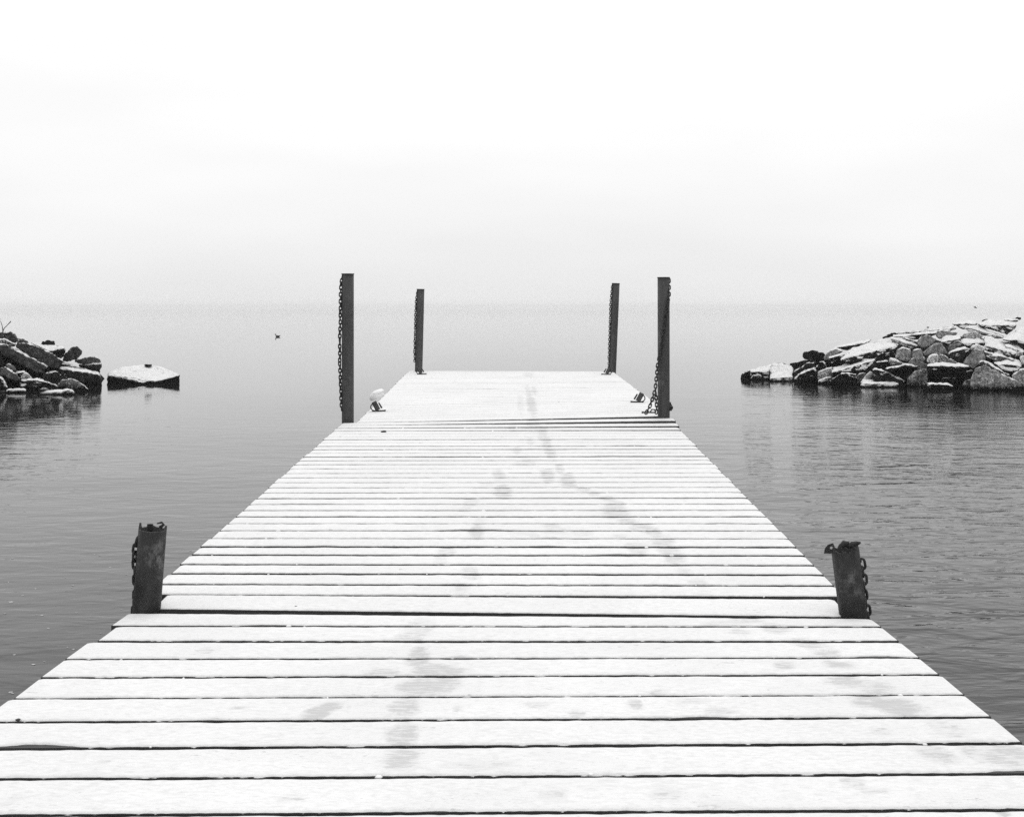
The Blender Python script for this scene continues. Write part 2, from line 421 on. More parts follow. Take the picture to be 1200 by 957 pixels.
# ------------------------------------------------------------------ posts
PR = .0445
def pipe_top(base, top, jag, r=PR, th=.006, seg=40, rows=10):
    """open steel pipe; jag(angle) = height offset of its torn rim"""
    b, t = Vector(base), Vector(top); ax = (t - b).normalized(); L = (t - b).length
    u = Vector((1, 0, 0)); u = (u - ax * u.dot(ax)).normalized(); v = ax.cross(u)
    vs_, fs = [], []
    for side in (0, 1):
        for j in range(rows + 1):
            for k in range(seg):
                an = 2 * math.pi * k / seg; rr = r - th * side
                dent = 1 + .025 * nz(math.cos(an) * 1.5, math.sin(an) * 1.5, j * .5)
                hgt = L * j / rows
                if j == rows: hgt += jag(an)
                vs_.append(b + ax * hgt + (u * math.cos(an) + v * math.sin(an)) * rr * dent)
    n = seg * (rows + 1)
    for j in range(rows):
        for k in range(seg):
            a = j * seg + k; c = j * seg + (k + 1) % seg
            fs.append((a, c, c + seg, a + seg)); fs.append((n + a, n + a + seg, n + c + seg, n + c))
    for k in range(seg):
        a = rows * seg + k; c = rows * seg + (k + 1) % seg
        fs.append((a, c, n + c, n + a))
    return vs_, fs
POSTS = 'steel pipe posts along the dock'
def to_water(p_base, p_top, z):      # extend the post axis down to z
    d = (p_top - p_base); return p_base + d * ((z - p_base.z) / d.z)
# near, broken off
b_, t_ = at(171.5, 716, 3.935), at(179.0, 618, 3.935)
lo = to_water(b_, t_, -1.0)
def jagL(an):     # angle -pi/2 faces the viewer
    s = math.sin(an); c = math.cos(an)
    h = -.006 + .003 * nz(an * 5, 1) 
    h += .020 * max(0, 1 - abs(((an - math.pi + math.pi) % (2 * math.pi)) - math.pi) / .22)       # spike on the left
    h += .016 * max(0, 1 - abs(an - .35) / .4) + .012 * max(0, 1 - abs(an - 2.0) / .35)
    return h
r_ = thing('post', lo, 'short broken-off rusty post on the left edge of the dock, torn rim', 'post', POSTS)
v_, f_ = pipe_top(lo, t_, jagL, .0455); obj('pipe', v_, f_, M_RUST, r_, smooth=True)
cb = MB(); c0 = t_ + Vector((.030, -.02, .004)); cb.tube([c0, c0 + Vector((.012, 0, .010)), c0 + Vector((.004, .006, .016)), c0 + Vector((-.012, .006, .012))], [.006, .005, .004, .002], 8)
cb.obj('torn_flap', M_RUST, r_, smooth=True)
cb = MB(); c0 = t_ + Vector((-.018, .03, .004)); cb.box(c0.x - .010, c0.x + .008, c0.y, c0.y + .008, c0.z - .02, c0.z + .002); cb.obj('torn_flap', M_RUST, r_)
LOWL = (b_, t_)
b_, t_ = at(1000, 722.5, 3.935), at(990.2, 643, 3.935)
lo = to_water(b_, t_, -1.0)
def jagR(an):
    h = -.002 + .003 * nz(an * 5, 7)
    h += .012 * max(0, 1 - abs(an - .3) / .5) + .010 * max(0, 1 - abs(an - 1.6) / .4) + .004 * math.sin(an * 9)
    return h
r_ = thing('post', lo, 'short broken-off rusty post on the right edge of the dock, bent lug on its rim', 'post', POSTS)
v_, f_ = pipe_top(lo, t_, jagR, .0455); obj('pipe', v_, f_, M_RUST, r_, smooth=True)
# bent lug with a bolt hole, sticking out to the left of the rim
lug = MB(); Yl = 3.905
ring_o = [(965.4, 648.4), (966.5, 642.5), (970.0, 638.0), (976.3, 636.0), (978.2, 640.5), (977.5, 647.5), (973.0, 648.6), (969, 648.3)]
hc = (974.2, 641.6); 
ring_i = [(hc[0] + (p[0] - hc[0]) / max(1e-3, math.hypot(p[0] - hc[0], p[1] - hc[1])) * 1.7, hc[1] + (p[1] - hc[1]) / max(1e-3, math.hypot(p[0] - hc[0], p[1] - hc[1])) * 1.7) for p in ring_o]
n_ = len(ring_o)
for Yq in (Yl, Yl + .007):
    lug.v += [at(p[0], p[1], Yq) for p in ring_o] + [at(p[0], p[1], Yq) for p in ring_i]
for k in range(n_):
    j = (k + 1) % n_; B2 = 2 * n_
    lug.f += [(k, j, n_ + j, n_ + k), (B2 + k, B2 + n_ + k, B2 + n_ + j, B2 + j), (k, B2 + k, B2 + j, j), (n_ + k, n_ + j, B2 + n_ + j, B2 + n_ + k)]
lug.obj('bent_lug', M_RUST, r_)
fl = MB(); fl.tube([at(986, 640, 3.92), at(989, 636.5, 3.92), at(993, 637.5, 3.92), at(995, 640.5, 3.92)], [.008, .011, .011, .006], 8)
fl.tube([at(994, 641, 3.91), at(999, 637.5, 3.90), at(1004, 636.4, 3.90), at(1008.5, 635.5, 3.90)], [.006, .010, .008, .003], 8)
fl.obj('torn_flap', M_RUST, r_, smooth=True)
LOWR = (b_, t_)
# tall ones: closed pipe with a cap plate
def tall_post(pb, pt_, label, Y, cap=True):
    b, t = at(pb[0], pb[1], Y), at(pt_[0], pt_[1], Y); lo = to_water(b, t, -1.2)
    r = thing('post', lo, label, 'post', POSTS)
    MB().tube([lo + (t - lo) * k / 12 for k in range(13)], PR, 36).obj('pipe', M_STEEL, r, smooth=False)
    ax = (t - lo).normalized()
    MB().tube([t + ax * .001, t + ax * .008], PR + .003, 36).obj('cap', M_STEEL, r)
    for p in r.children:
        for f in p.data.polygons: f.use_smooth = len(f.vertices) == 4
    return r, b, t
P1 = tall_post((407.6, 492, ), (407.6, 321.8), 'tall dark steel post on the left edge, chain down its left side', 8.80)
P2 = tall_post((777.8, 484, ), (777.6, 326), 'tall dark steel post on the right edge, chain crossing its front', 8.82)
P3 = tall_post((490.6, 433.5), (492.9, 339.4), 'thin far post on the left corner at the end of the dock', 13.95)
P4 = tall_post((717.4, 437), (721.7, 332.6), 'thin far post on the right corner at the end of the dock', 13.95)
bo = MB(); c0 = at(785, 477.5, 8.82)
bo.tube([c0 - Vector((.006, 0, 0)), c0 + Vector((.014, 0, 0))], .026, 6); bo.tube([c0 + Vector((.013, 0, 0)), c0 + Vector((.022, 0, 0))], .012, 8)
bo.tube([c0 + Vector((-.004, 0, .03)), c0 + Vector((.008, 0, .03))], .012, 6)
bo.obj('bolt', M_IRON, P2[0])
bo = MB(); c0 = at(406.5, 490, 8.80 - PR); bo.tube([c0 + Vector((0, .004, 0)), c0 + Vector((0, -.006, 0))], .012, 6); bo.obj('bolt', M_STEEL, P1[0])

# ------------------------------------------------------------------ chains
def link_mesh(L, Wd, r):
    pts = []; s = L / 2 - Wd / 2
    for k in range(7): a = math.pi * k / 6; pts.append((Wd / 2 * math.cos(a), 0, s + Wd / 2 * math.sin(a)))
    for k in range(7): a = math.pi + math.pi * k / 6; pts.append((Wd / 2 * math.cos(a), 0, -s + Wd / 2 * math.sin(a)))
    m = MB().tube(pts, r, 7, closed=True)
    me = bpy.data.meshes.new('link'); me.from_pydata([tuple(v) for v in m.v], [], m.f); me.update()
    me.polygons.foreach_set('use_smooth', [True] * len(me.polygons)); me.materials.append(M_IRON); return me
LINK = link_mesh(.0345, .0185, .0046)
PITCH = .0256
def chain(paths, label, tone=None):
    root = thing('chain', paths[0][0], label, 'chain', 'iron chains on the dock posts')
    flip = 0; first = None; o0 = wloc(root)
    for path in paths:
        d = 0; i = 0; path = [Vector(p) for p in path]
        seglen = [(path[k + 1] - path[k]).length for k in range(len(path) - 1)]
        tot = sum(seglen); n = int(tot / PITCH)
        for k in range(n + 1):
            s = k * PITCH; j = 0
            while j < len(seglen) - 1 and s > seglen[j]: s -= seglen[j]; j += 1
            p = path[j] + (path[j + 1] - path[j]) * min(1, s / seglen[j]); t = (path[j + 1] - path[j]).normalized()
            q = t.to_track_quat('Z', 'Y') @ Quaternion((0, 0, 1), R(12 + 90 * (k % 2) + random.uniform(-14, 14)))
            o = bpy.data.objects.new('link', LINK) if first is None else first.copy()
            first = first or o
            COL.objects.link(o); o.parent = root
            o.rotation_mode = 'QUATERNION'; o.rotation_quaternion = q; o.location = p - o0 + Vector((random.uniform(-.002, .002), 0, 0))
    return root
Y1c = 8.785
chain([[at(401.3, 325, Y1c), at(399.6, 333, Y1c), at(399.2, 350, Y1c), at(398.6, 380, Y1c), at(398.2, 400, Y1c), at(398.2, 425, Y1c), at(398.9, 450, Y1c), at(399.6, 468, Y1c), at(400.6, 482, Y1c)]],
      'long chain hanging down the left side of the tall left post')
Yf = 8.82 - PR - .014
chain([[at(784.0, 329, 8.81), at(783.8, 345, 8.79), at(782.5, 355, Yf), at(779.5, 375, Yf), at(776.5, 395, Yf), at(773.5, 415, Yf), at(770.5, 430, Yf), at(769.4, 442, Yf), at(768.2, 455, Yf), at(764.5, 468, Yf), at(760.5, 478, Yf), at(757.8, 483, Yf)],
       [at(768.6, 462, Yf), at(769.0, 470, Yf), at(769.4, 480, Yf), at(769.2, 484.5, Yf)]],
      'long chain crossing the front of the tall right post down to a floor bar')
Yg = 13.93
chain([[at(489.0, 341, Yg), at(487.6, 352, Yg), at(486.6, 370, Yg), at(486.2, 390, Yg), at(485.8, 410, Yg), at(485.8, 424, Yg)]], 'thin far chain along the left side of the far left post')
chain([[at(717.4, 334, Yg), at(716.2, 345, Yg), at(715.2, 360, Yg), at(714.6, 380, Yg), at(714.0, 400, Yg), at(713.4, 420, Yg), at(713.4, 432, Yg)]], 'thin far chain along the left side of the far right post')
Yn = 3.93
chain([[at(161.5, 634, Yn), at(159.8, 641, Yn), at(158.8, 648, Yn), at(158.6, 660, Yn), at(159.2, 672, Yn), at(158.8, 684, Yn), at(158.2, 700, Yn), at(157.4, 722, Yn)]], 'heavy chain piece on the left side of the low left post')
chain([[at(1006.5, 652, Yn), at(1009.6, 660, Yn), at(1011.2, 670, Yn), at(1012.2, 686, Yn), at(1013.2, 695, Yn), at(1014.8, 708, Yn), at(1017, 722, Yn), at(1019, 735, Yn)]], 'heavy chain piece on the right side of the low right post')

# ------------------------------------------------------------------ pole sockets on the deck
SOCK = 'pole sockets on the dock edge'
def socket(px, py, s, sc, label, withcap=False):
    x, Y, h = hit(PC, px, py); g = Vector((x, Y, H - h))
    r = thing('pole_socket', g, label, 'pole socket', SOCK)
    def q(a, b, c): return g + Vector((a * s, b, c)) * sc
    MB().tube([q(.012, 0, .012), q(-.026, .004, .082)], .022 * sc, 16).obj('sleeve', M_STEEL, r, smooth=False)
    MB().tube([q(.018, -.02, .095 - .018), q(.058 - .012, -.02, .03)], [.006 * sc, .008 * sc], 8).obj('clamp_bolt', M_IRON, r)
    lp = [q(-.012, -.012, .006), q(-.036, -.012, .012), q(-.050, -.012, .032), q(-.048, -.012, .052), q(-.036, -.012, .064)]
    MB().tube(lp, .005 * sc, 8).obj('loop_handle', M_IRON, r, smooth=True)
    MB().tube([q(-.038, -.014, .006), q(.06, -.014, .008), q(.078, -.014, .009)], [.006 * sc, .006 * sc, .008 * sc], 8).obj('foot_bar', M_IRON, r)
    if withcap:
        dm = MB(); n0 = 0
        dm.ball((0, 0, 0), .062, .055, .046, 20, 12)
        rot = Matrix.Rotation(R(-24 * s), 4, 'Y'); c = q(.000, .004, .128)
        dm.v = [rot @ Vector((v.x, v.y, v.z if v.z > -.016 else -.016 + (v.z + .016) * .15)) + c for v in dm.v]
        dm.obj('cap', M_FOAMW, r, smooth=True)
        sn = MB(); sn.ball((0, 0, 0), .058, .052, .03, 18, 8, .1, 3)
        sn.v = [rot @ Vector((v.x, v.y, max(v.z, -.004))) + c + Vector((.006 * s, 0, .024)) for v in sn.v]
        sn.obj('snow_cap', M_FRESH, r, smooth=True)
    return r
socket(441.5, 482.0, 1, .95, 'dark pole socket near the tall left post, snowy white cap on top', True)
socket(749.0, 471.5, -1, .95, 'dark tilted pole socket without cap, left of the tall right post')
socket(492.5, 438.6, 1, .92, 'small dark pole socket at the foot of the far left post')
socket(712.0, 439.0, -1, .92, 'small dark pole socket at the foot of the far right post')
x_, Y_, h_ = hit(PC, 760, 484.2); g_ = Vector((x_, Y_, H - h_ + .006))
ab = thing('floor_bar', g_, 'dark flat floor bar holding the chain beside the tall right post', 'metal bar')
MB().tube([g_ + Vector((-.052, -.0, 0)), g_ + Vector((-.04, 0, .002)), g_ + Vector((.055, 0, 0))], [.009, .006, .006], 8).obj('bar', M_IRON, ab)
MB().tube([g_ + Vector((.014, .02, .0)), g_ + Vector((.028, .02, .022)), g_ + Vector((.048, .02, .02)), g_ + Vector((.06, .02, 0))], .005, 8).obj('shackle', M_IRON, ab, smooth=True)
# bits lying in the snow
for (P_, px, py, r1, lb_) in ((PB, 449.5, 506.2, .016, 'small dark stone in the snow right of the tall left post'),
                              (PB, 347, 711, .006, 'tiny dark chip on the board right of the low left post'),
                              (PA, 21, 843.5, .005, 'tiny dark chip on the near left board end')):
    x, Y, h = hit(P_, px, py); m = MB().ball((x, Y, H - h + r1 * .25), r1 * 1.3, r1, r1 * .5, 10, 6, .35, px)
    tag(m.obj('stone_chip', M_IRON, origin=(x, Y, H - h)), lb_, 'stone chip')

# ------------------------------------------------------------------ broken stone piles
def rock(zf, front, far, Y, d, label, tone=.04, snow=.45, dust=0.0, cat='rock', group=None, name='rock', depth=.55):
    """front: outline of the near face (dx, dy, optional depth offset); far: far rim of its top, d metres deeper"""
    P3 = []
    ctr = Vector((0, 0))
    fp = [zf(p[0], p[1]) + ((p[2] if len(p) > 2 else 0),) for p in front]
    for p in fp: ctr += Vector((p[0], p[1]))
    ctr /= len(fp)
    for p in fp:
        P3.append(at(p[0], p[1], Y + p[2]))
    for p in fp:                                        # back of the block
        qx = ctr.x + (p[0] - ctr.x) * .86; qy = ctr.y + (p[1] - ctr.y) * .80
        P3.append(at(qx, qy, Y + max(depth, d * .9)))
    for p in far:
        a = zf(p[0], p[1]); P3.append(at(a[0], a[1], Y + (p[2] if len(p) > 2 else d)))
    zmin = min(p.z for p in P3[:len(fp)])
    if zmin < .16:
        for p in list(P3):
            if p.z < .25: P3.append(Vector((p.x, p.y + .05, -.25)))
    o0 = sum(P3, Vector()) / len(P3)
    bm = bmesh.new()
    for p in P3: bm.verts.new(p - o0)
    res = bmesh.ops.convex_hull(bm, input=bm.verts)
    bmesh.ops.delete(bm, geom=list({g for g in res['geom_interior'] + res['geom_unused'] if isinstance(g, bmesh.types.BMVert)}), context='VERTS')
    bmesh.ops.dissolve_limit(bm, angle_limit=R(9), verts=bm.verts, edges=bm.edges)
    size = max((v.co.length for v in bm.verts))
    try: bmesh.ops.bevel(bm, geom=list(bm.edges), offset=min(.012, size * .03), segments=1, profile=.6, affect='EDGES', clamp_overlap=True)
    except Exception: pass
    bmesh.ops.triangulate(bm, faces=bm.faces)
    for it in range(6):
        le = [e for e in bm.edges if e.calc_length() > max(.045, size * .07)]
        if not le: break
        bmesh.ops.subdivide_edges(bm, edges=le, cuts=1); bmesh.ops.triangulate(bm, faces=bm.faces)
    bm.normal_update(); sd2 = o0.x * 3.3 + o0.z * 7.7
    disp = [(v, v.normal * (-.030 * max(0, 1 - 8 * abs(nz(v.co.x * 2.6 + sd2 * 2, v.co.y * 2.6, v.co.z * 3.4))) + .022 * nz(v.co.x * 3.5 + sd2, v.co.y * 3.5, v.co.z * 3.5) + .022 * nz(v.co.x * 9, v.co.y * 9 + sd2, v.co.z * 9) + .012 * nz(v.co.x * 21, v.co.y * 21 + sd2, v.co.z * 21))) for v in bm.verts]
    for v, q in disp: v.co += q
    me = bpy.data.meshes.new(name); bm.to_mesh(me); bm.free()
    me.polygons.foreach_set('use_smooth', [False] * len(me.polygons))
    o = link(name, me, M_ROCK, None, o0); tag(o, label, cat, group)
    o['tone'] = float(tone); o['snow'] = float(snow) + .12; o['dust'] = float(dust)
    return o
def zone(x0, y0, s): return lambda x, y: (x0 + x / s, y0 + y / s)
ZL, ZI, ZC, ZD, ZE, ZF = zone(0, 370, 8.7), zone(60, 390, 7.5), zone(865, 395, 12), zone(950, 380, 11.26), zone(1035, 365, 9.567), zone(1110, 360, 9.111)
GL, GR = 'broken stones of the left breakwater', 'broken stones of the right breakwater'
def L(*a, **k):
    k['dust'] = max(k.get('dust', 0), .06); return rock(ZL, *a, group=GL, **k)
DK, MD, LT = .032, .10, .22
L([(-60,170),(40,165),(110,165),(160,205),(180,245),(160,275),(60,240),(-60,240)], [], 24.0, .6, 'dark rounded boulder topmost on the left pile, under the dry twigs', tone=.075, snow=.12)
L([(180,225),(235,228),(290,262),(280,290),(180,290)], [], 24.5, .5, 'small dusted boulder just right of the topmost boulder of the left pile', tone=MD, snow=.45, dust=.25)
L([(-60,245),(40,232),(110,265),(155,290),(150,312),(60,292),(-60,290)], [], 23.6, .4, 'snow speckled stone directly under the topmost boulder of the left pile', tone=.06, snow=.55, dust=.3)
L([(-60,300),(60,300),(485,525),(440,585),(380,580),(0,380),(-60,350)], [(-60,275),(50,278),(120,310),(500,512)], 23.2, .34, 'longest slab of the left pile, slanting down to the right, thin snow edge', tone=.08, snow=.22, cat='stone slab', name='stone_slab')
L([(160,290),(230,275),(330,290),(440,345),(560,400),(610,450),(620,500),(590,540),(500,540),(250,390),(165,320)], [], 23.8, .6, 'long rounded boulder lying behind the longest left slab, snow dusted', tone=.085, snow=.38, dust=.08)
L([(495,360),(650,330),(665,350),(650,420),(620,440),(540,400)], [(300,272),(420,290),(560,288),(640,312)], 24.4, .75, 'block with a smooth white snow top and small dark stone on it', tone=.03, snow=.75, depth=.7)
L([(415,290),(440,262),(490,245),(550,265),(560,290),(500,298)], [], 25.0, .3, 'small dark stone sitting on the white topped block of the left pile', tone=.05, snow=.1, depth=.3)
L([(640,440),(660,395),(740,310),(790,310),(830,360),(835,395),(770,450),(690,475),(640,460)], [], 24.7, .5, 'upright dark boulder leaning right on the skyline of the left pile', tone=.078, snow=.12)
L([(765,460),(790,445),(860,425),(960,418),(1020,440),(1035,475),(1000,482),(820,490),(775,475)], [], 24.9, .5, 'upper of two stacked flat stones at the right end of the left pile', tone=.09, snow=.30, dust=.1)
L([(800,497),(900,488),(1030,488),(1030,520),(1020,580),(940,560),(800,512)], [], 24.8, .5, 'lower of two stacked flat stones at the right end of the left pile', tone=.045, snow=.28)
L([(630,490),(700,488),(800,522),(780,530),(660,508),(630,500)], [(640,472),(710,478),(800,518)], 24.5, .25, 'thin snow covered sliver below the upright leaning boulder', tone=.1, snow=.9, depth=.25)
L([(600,550),(620,535),(985,590),(1012,602),(1040,650),(1000,690),(900,695),(640,610)], [(622,508),(720,518),(1000,568)], 24.2, .35, 'long squared block lying level at the right foot of the left pile', tone=.07, snow=.52, dust=.04, cat='stone slab', name='stone_slab')
L([(430,610),(455,585),(560,560),(600,570),(625,610),(610,660),(560,690),(470,680),(430,650)], [], 23.0, .5, 'chunky dark boulder below the tip of the longest left slab', tone=.05, snow=.30)
L([(380,635),(420,618),(440,650),(430,670),(400,655)], [], 22.95, .3, 'fist shaped dark stone left of the chunky boulder, left pile', tone=.05, snow=.2, depth=.25)
L([(205,690),(220,655),(380,650),(420,672),(560,698),(590,718),(560,735),(420,745),(280,765),(200,735)], [(225,640),(380,636),(470,670)], 22.7, .4, 'low snow topped stone lying along the water, left pile centre', tone=.05, snow=.7, dust=.05)
L([(590,695),(640,655),(680,650),(690,690),(650,730),(600,725)], [], 22.9, .4, 'small grey stone wedged left of the pointed speckled stone', tone=.12, snow=.4, dust=.15, depth=.35)
L([(685,640),(730,635),(820,680),(900,745),(880,778),(780,772),(700,720),(670,690)], [], 22.6, .5, 'speckled grey stone pointing down right into the water, left pile', tone=.12, snow=.42, dust=.2)
L([(385,805),(420,792),(560,775),(700,752),(765,772),(700,790),(500,818),(410,827)], [(420,774),(560,755),(690,734),(750,762)], 21.7, .45, 'flat white snow slab afloat at the front of the left pile', tone=.1, snow=1.1, cat='stone slab', name='stone_slab', depth=.4)
L([(65,768),(90,755),(240,752),(260,760),(240,774),(80,780)], [(92,743),(235,741)], 22.2, .3, 'small flat white stone at the waterline near the left frame edge', tone=.1, snow=1.1, depth=.3)
L([(-60,520),(60,520),(110,560),(170,600),(215,655),(190,672),(120,640),(30,590),(-60,580)], [], 22.7, .5, 'worn grey slab sloping right below the black hollow, left pile', tone=.09, snow=.35, dust=.12, cat='stone slab', name='stone_slab')
L([(60,505),(95,490),(140,510),(165,555),(120,562),(75,535)], [], 23.0, .4, 'small pitted grey stone standing in the black hollow of the left pile', tone=.12, snow=.3, dust=.12, depth=.3)
L([(165,592),(182,580),(250,570),(262,575),(225,612),(195,622)], [(160,572),(245,550),(268,568)], 22.95, .3, 'little dark stone with a flat white top above the white wedge', tone=.03, snow=.9, depth=.3)
L([(210,628),(265,580),(310,610),(330,640),(280,642),(215,642)], [], 22.85, .35, 'little white wedge shaped stone on the left pile', tone=.1, snow=.65, dust=.45, depth=.3)
L([(-60,622),(-10,622),(30,650),(55,690),(70,725),(50,762),(-60,772)], [(-40,600),(20,628),(62,680),(76,722)], 22.2, .22, 'black boulder with a curved white rim at the left frame edge', tone=.02, snow=.75)
L([(-60,395),(0,395),(30,450),(42,490),(0,512),(-60,512)], [], 22.9, .4, 'dark stone half hidden under the longest slab at the frame edge', tone=.05, snow=.1)

rock(ZI, [(490,368),(560,372,-.05),(640,390,-.15),(800,432,-.40),(920,424,-.40),(1030,378,-.1),(1130,370),(1130,428),(1000,442,-.15),(915,452,-.36),(810,460,-.38),(640,450,-.15),(497,441)],
     [(505,352),(600,308),(690,296),(760,285),(850,274),(960,300),(1030,330),(1105,358)], 25.0, 1.0, 'lone flat boulder in the water beside the left pile, snowy top', tone=.045, snow=.62, dust=.05, depth=.9)
rock(ZI, [(820,285),(840,272),(880,276),(888,290),(850,296)], [], 25.7, .2, 'small dark stone lying on the lone flat boulder', tone=.03, snow=.1, depth=.15)

def RC(*a, **k): return rock(ZC, *a, group=GR, **k)
def RD(*a, **k): return rock(ZD, *a, group=GR, **k)
def RE(*a, **k): return rock(ZE, *a, group=GR, **k)
def RF(*a, **k): return rock(ZF, *a, group=GR, **k)
SL = dict(cat='stone slab', name='stone_slab')
RC([(40,540),(90,492),(150,472),(200,480),(270,500),(270,560),(220,580),(130,578)], [], 26.4, .5, 'dark speckled stone at the far left tip of the right pile', tone=.045, snow=.4)
RC([(190,488),(300,495),(440,475),(440,550),(330,548),(270,545)], [(160,455),(330,410),(470,385)], 26.1, .7, 'low tapering slab with thick snow behind the left tip stone', tone=.03, snow=.95, **SL)
RC([(445,600),(452,578),(600,585),(755,578),(765,560),(762,615),(445,615)], [(466,420),(490,375),(620,350),(750,400),(772,430)], 25.6, .62, 'bright white tilted block, second from the left tip of the right pile', tone=.03, snow=1.0, dust=.35)
RC([(720,372),(830,340),(1050,325),(1060,345),(900,400),(830,455),(780,465)], [], 26.3, .5, 'black flat stone behind the bright white tilted block', tone=.03, snow=.15)
RC([(790,485),(870,430),(960,362),(1090,348),(1100,390),(1070,430),(900,482),(830,540),(790,530)], [], 25.7, .5, 'rough black stone streaked with snow right of the white tilted block', tone=.05, snow=.5, dust=.06)
RC([(790,580),(880,510),(1085,440),(1125,485),(1145,570),(1100,640),(950,652),(840,622)], [(785,570),(872,490),(1086,428)], 25.2, .22, 'black wedge at the waterline with a thin snow edge', tone=.025, snow=.5)
RC([(905,230),(960,205),(1045,185),(1110,200),(1200,225),(1230,260),(1200,330),(1100,330),(930,310),(905,290)], [], 26.6, .5, 'craggy black boulder on the skyline near the left tip of the right pile', tone=.04, snow=.1)
RD([(70,560),(120,497),(170,490),(215,550),(160,582),(100,590)], [], 25.5, .4, 'small black knob with a snow patch right of the streaked black stone', tone=.03, snow=.42, depth=.3)
RD([(175,460),(180,430),(240,362),(330,318),(420,348),(415,368),(300,398),(220,442),(200,475)], [(240,345),(330,306),(420,338)], 26.2, .3, 'smooth grey bar leaning on the craggy black boulder', tone=.16, snow=.5, dust=.12)
RD([(330,302),(440,285),(620,275),(750,240),(560,312),(480,352),(430,342)], [(345,288),(560,245),(830,180)], 26.5, .6, 'thin dark edged slab along the skyline above the huge slab', tone=.03, snow=.9, **SL)
RD([(240,470),(250,440),(330,415),(440,392),(440,420),(400,480),(380,540),(240,520)], [(248,428),(330,402),(442,382)], 25.7, .25, 'black block with a white rim left of the huge slab', tone=.03, snow=.7)
RD([(395,478),(410,460),(560,415),(750,390),(980,318),(1110,278),(1140,290),(1120,420),(860,490),(500,525)], [(440,405),(540,310),(740,240),(960,195),(1080,222),(1120,250)], 25.0, .95, 'huge slab of the right pile, dark front under a broad snowy top', tone=.035, snow=.8, depth=.9, **SL)
RD([(100,625),(120,660),(118,702),(200,670),(290,605),(285,570)], [(95,618),(200,565),(280,555)], 25.2, .4, 'white wedge stone above the water, left of the pointed slab', tone=.06, snow=.9, dust=.5)
RD([(275,645),(290,625),(480,595),(700,550),(850,465),(845,500),(730,605),(400,645)], [(300,570),(480,535),(570,480),(810,430),(850,436)], 24.7, .85, 'pointed slab with a clean white top, below the huge slab', tone=.03, snow=.95, depth=.8, **SL)
RD([(110,745),(200,705),(280,700),(270,745),(150,755)], [(200,688),(275,686)], 24.8, .3, 'low white stone at the waterline under the white wedge', tone=.1, snow=1.0, depth=.3)
RD([(280,720),(400,650),(470,645),(600,665),(615,700),(600,765),(480,760),(300,795),(280,765)], [(400,640),(470,636),(600,655)], 24.4, .3, 'long black boulder at the waterline under the pointed slab', tone=.03, snow=.5)
RD([(610,692),(640,652),(700,632),(720,650),(690,692),(630,722)], [], 24.4, .3, 'small oval grey stone right of the long black waterline boulder', tone=.1, snow=.5, dust=.2, depth=.3)
RD([(670,748),(690,722),(790,608),(825,640),(725,738)], [], 24.3, .3, 'narrow white stone leaning right in a V shape near the water', tone=.1, snow=.7, dust=.7, depth=.3)
RD([(660,775),(760,788),(880,812),(1000,822),(1150,802),(1160,782),(900,762)], [(665,765),(700,732),(900,748),(1100,748),(1160,772)], 23.7, .45, 'long low white ledge at the waterline in front of the V', tone=.08, snow=1.1, dust=.4, depth=.4, **SL)
RD([(805,605),(850,585),(960,615),(1080,700),(1239,760),(1200,775),(1080,748),(960,695),(840,645)], [(808,592),(852,570),(964,600),(1085,688),(1240,752)], 23.95, .2, 'dark slab sliding down right above the low white ledge', tone=.045, snow=.5, dust=.03, **SL)
RD([(860,500),(900,492),(1010,488),(1040,522),(1000,562),(920,562),(870,532)], [(900,482),(1005,478)], 24.7, .25, 'small black stone with a white top under the huge slab', tone=.03, snow=.7, depth=.3)
RE([(70,562),(85,535),(130,540),(240,582),(240,592),(150,602),(80,602)], [(88,527),(135,529),(242,574)], 24.5, .25, 'small white topped stone left of the pair of pale grey blocks', tone=.14, snow=.85, depth=.3)
RE([(15,652),(40,640),(230,602),(300,612),(390,610),(390,635),(280,655),(100,675),(40,678)], [(40,628),(230,590),(300,598),(388,596)], 23.9, .25, 'flat dark slab jutting left over a black hollow, right pile', tone=.04, snow=.35, depth=.5, **SL)
RE([(265,590),(340,520),(400,545),(490,600),(500,640),(380,655),(320,605)], [], 24.1, .5, 'smooth mid grey block above the jutting dark slab', tone=.13, snow=.25, dust=.12)
RE([(380,655),(430,635),(490,650),(510,680),(500,730),(480,745),(380,785),(270,748),(340,700)], [], 23.9, .5, 'pale lumpy stone low in the middle of the right pile', tone=.13, snow=.3, dust=.28)
RE([(140,520),(160,430),(220,405),(300,420),(320,460),(320,520),(260,560),(160,540)], [], 24.7, .5, 'pale grey cube below the long snowy bar', tone=.2, snow=.4, dust=.25)
RE([(320,450),(340,425),(415,412),(440,450),(470,540),(450,562),(330,512)], [], 24.4, .5, 'plain grey block touching the pale grey cube on its right', tone=.17, snow=.3, dust=.12)
RE([(75,302),(100,302),(200,325),(380,380),(380,402),(330,417),(250,402),(90,325)], [(100,292),(200,312),(382,372)], 25.4, .3, 'long snowy bar above the pale grey cube, right pile', tone=.16, snow=.7, dust=.3)
RE([(170,243),(300,232),(480,212),(820,184),(830,192),(480,228),(300,248)], [(160,234),(480,196),(825,160)], 27.2, .5, 'upper of two long thin slabs along the ridge of the right pile', tone=.03, snow=.9, depth=.4, **SL)
RE([(110,280),(400,256),(580,240),(700,225),(560,275),(400,318),(200,298)], [(100,258),(300,230),(620,205),(830,192)], 26.5, .5, 'lower of two long slabs along the ridge, black shaded front', tone=.025, snow=.9, depth=.4, **SL)
RE([(-10,290),(50,262),(130,236),(172,242),(150,265),(60,290),(0,300)], [], 27.0, .4, 'flat black stone at the left end of the two ridge slabs', tone=.03, snow=.15, depth=.4)
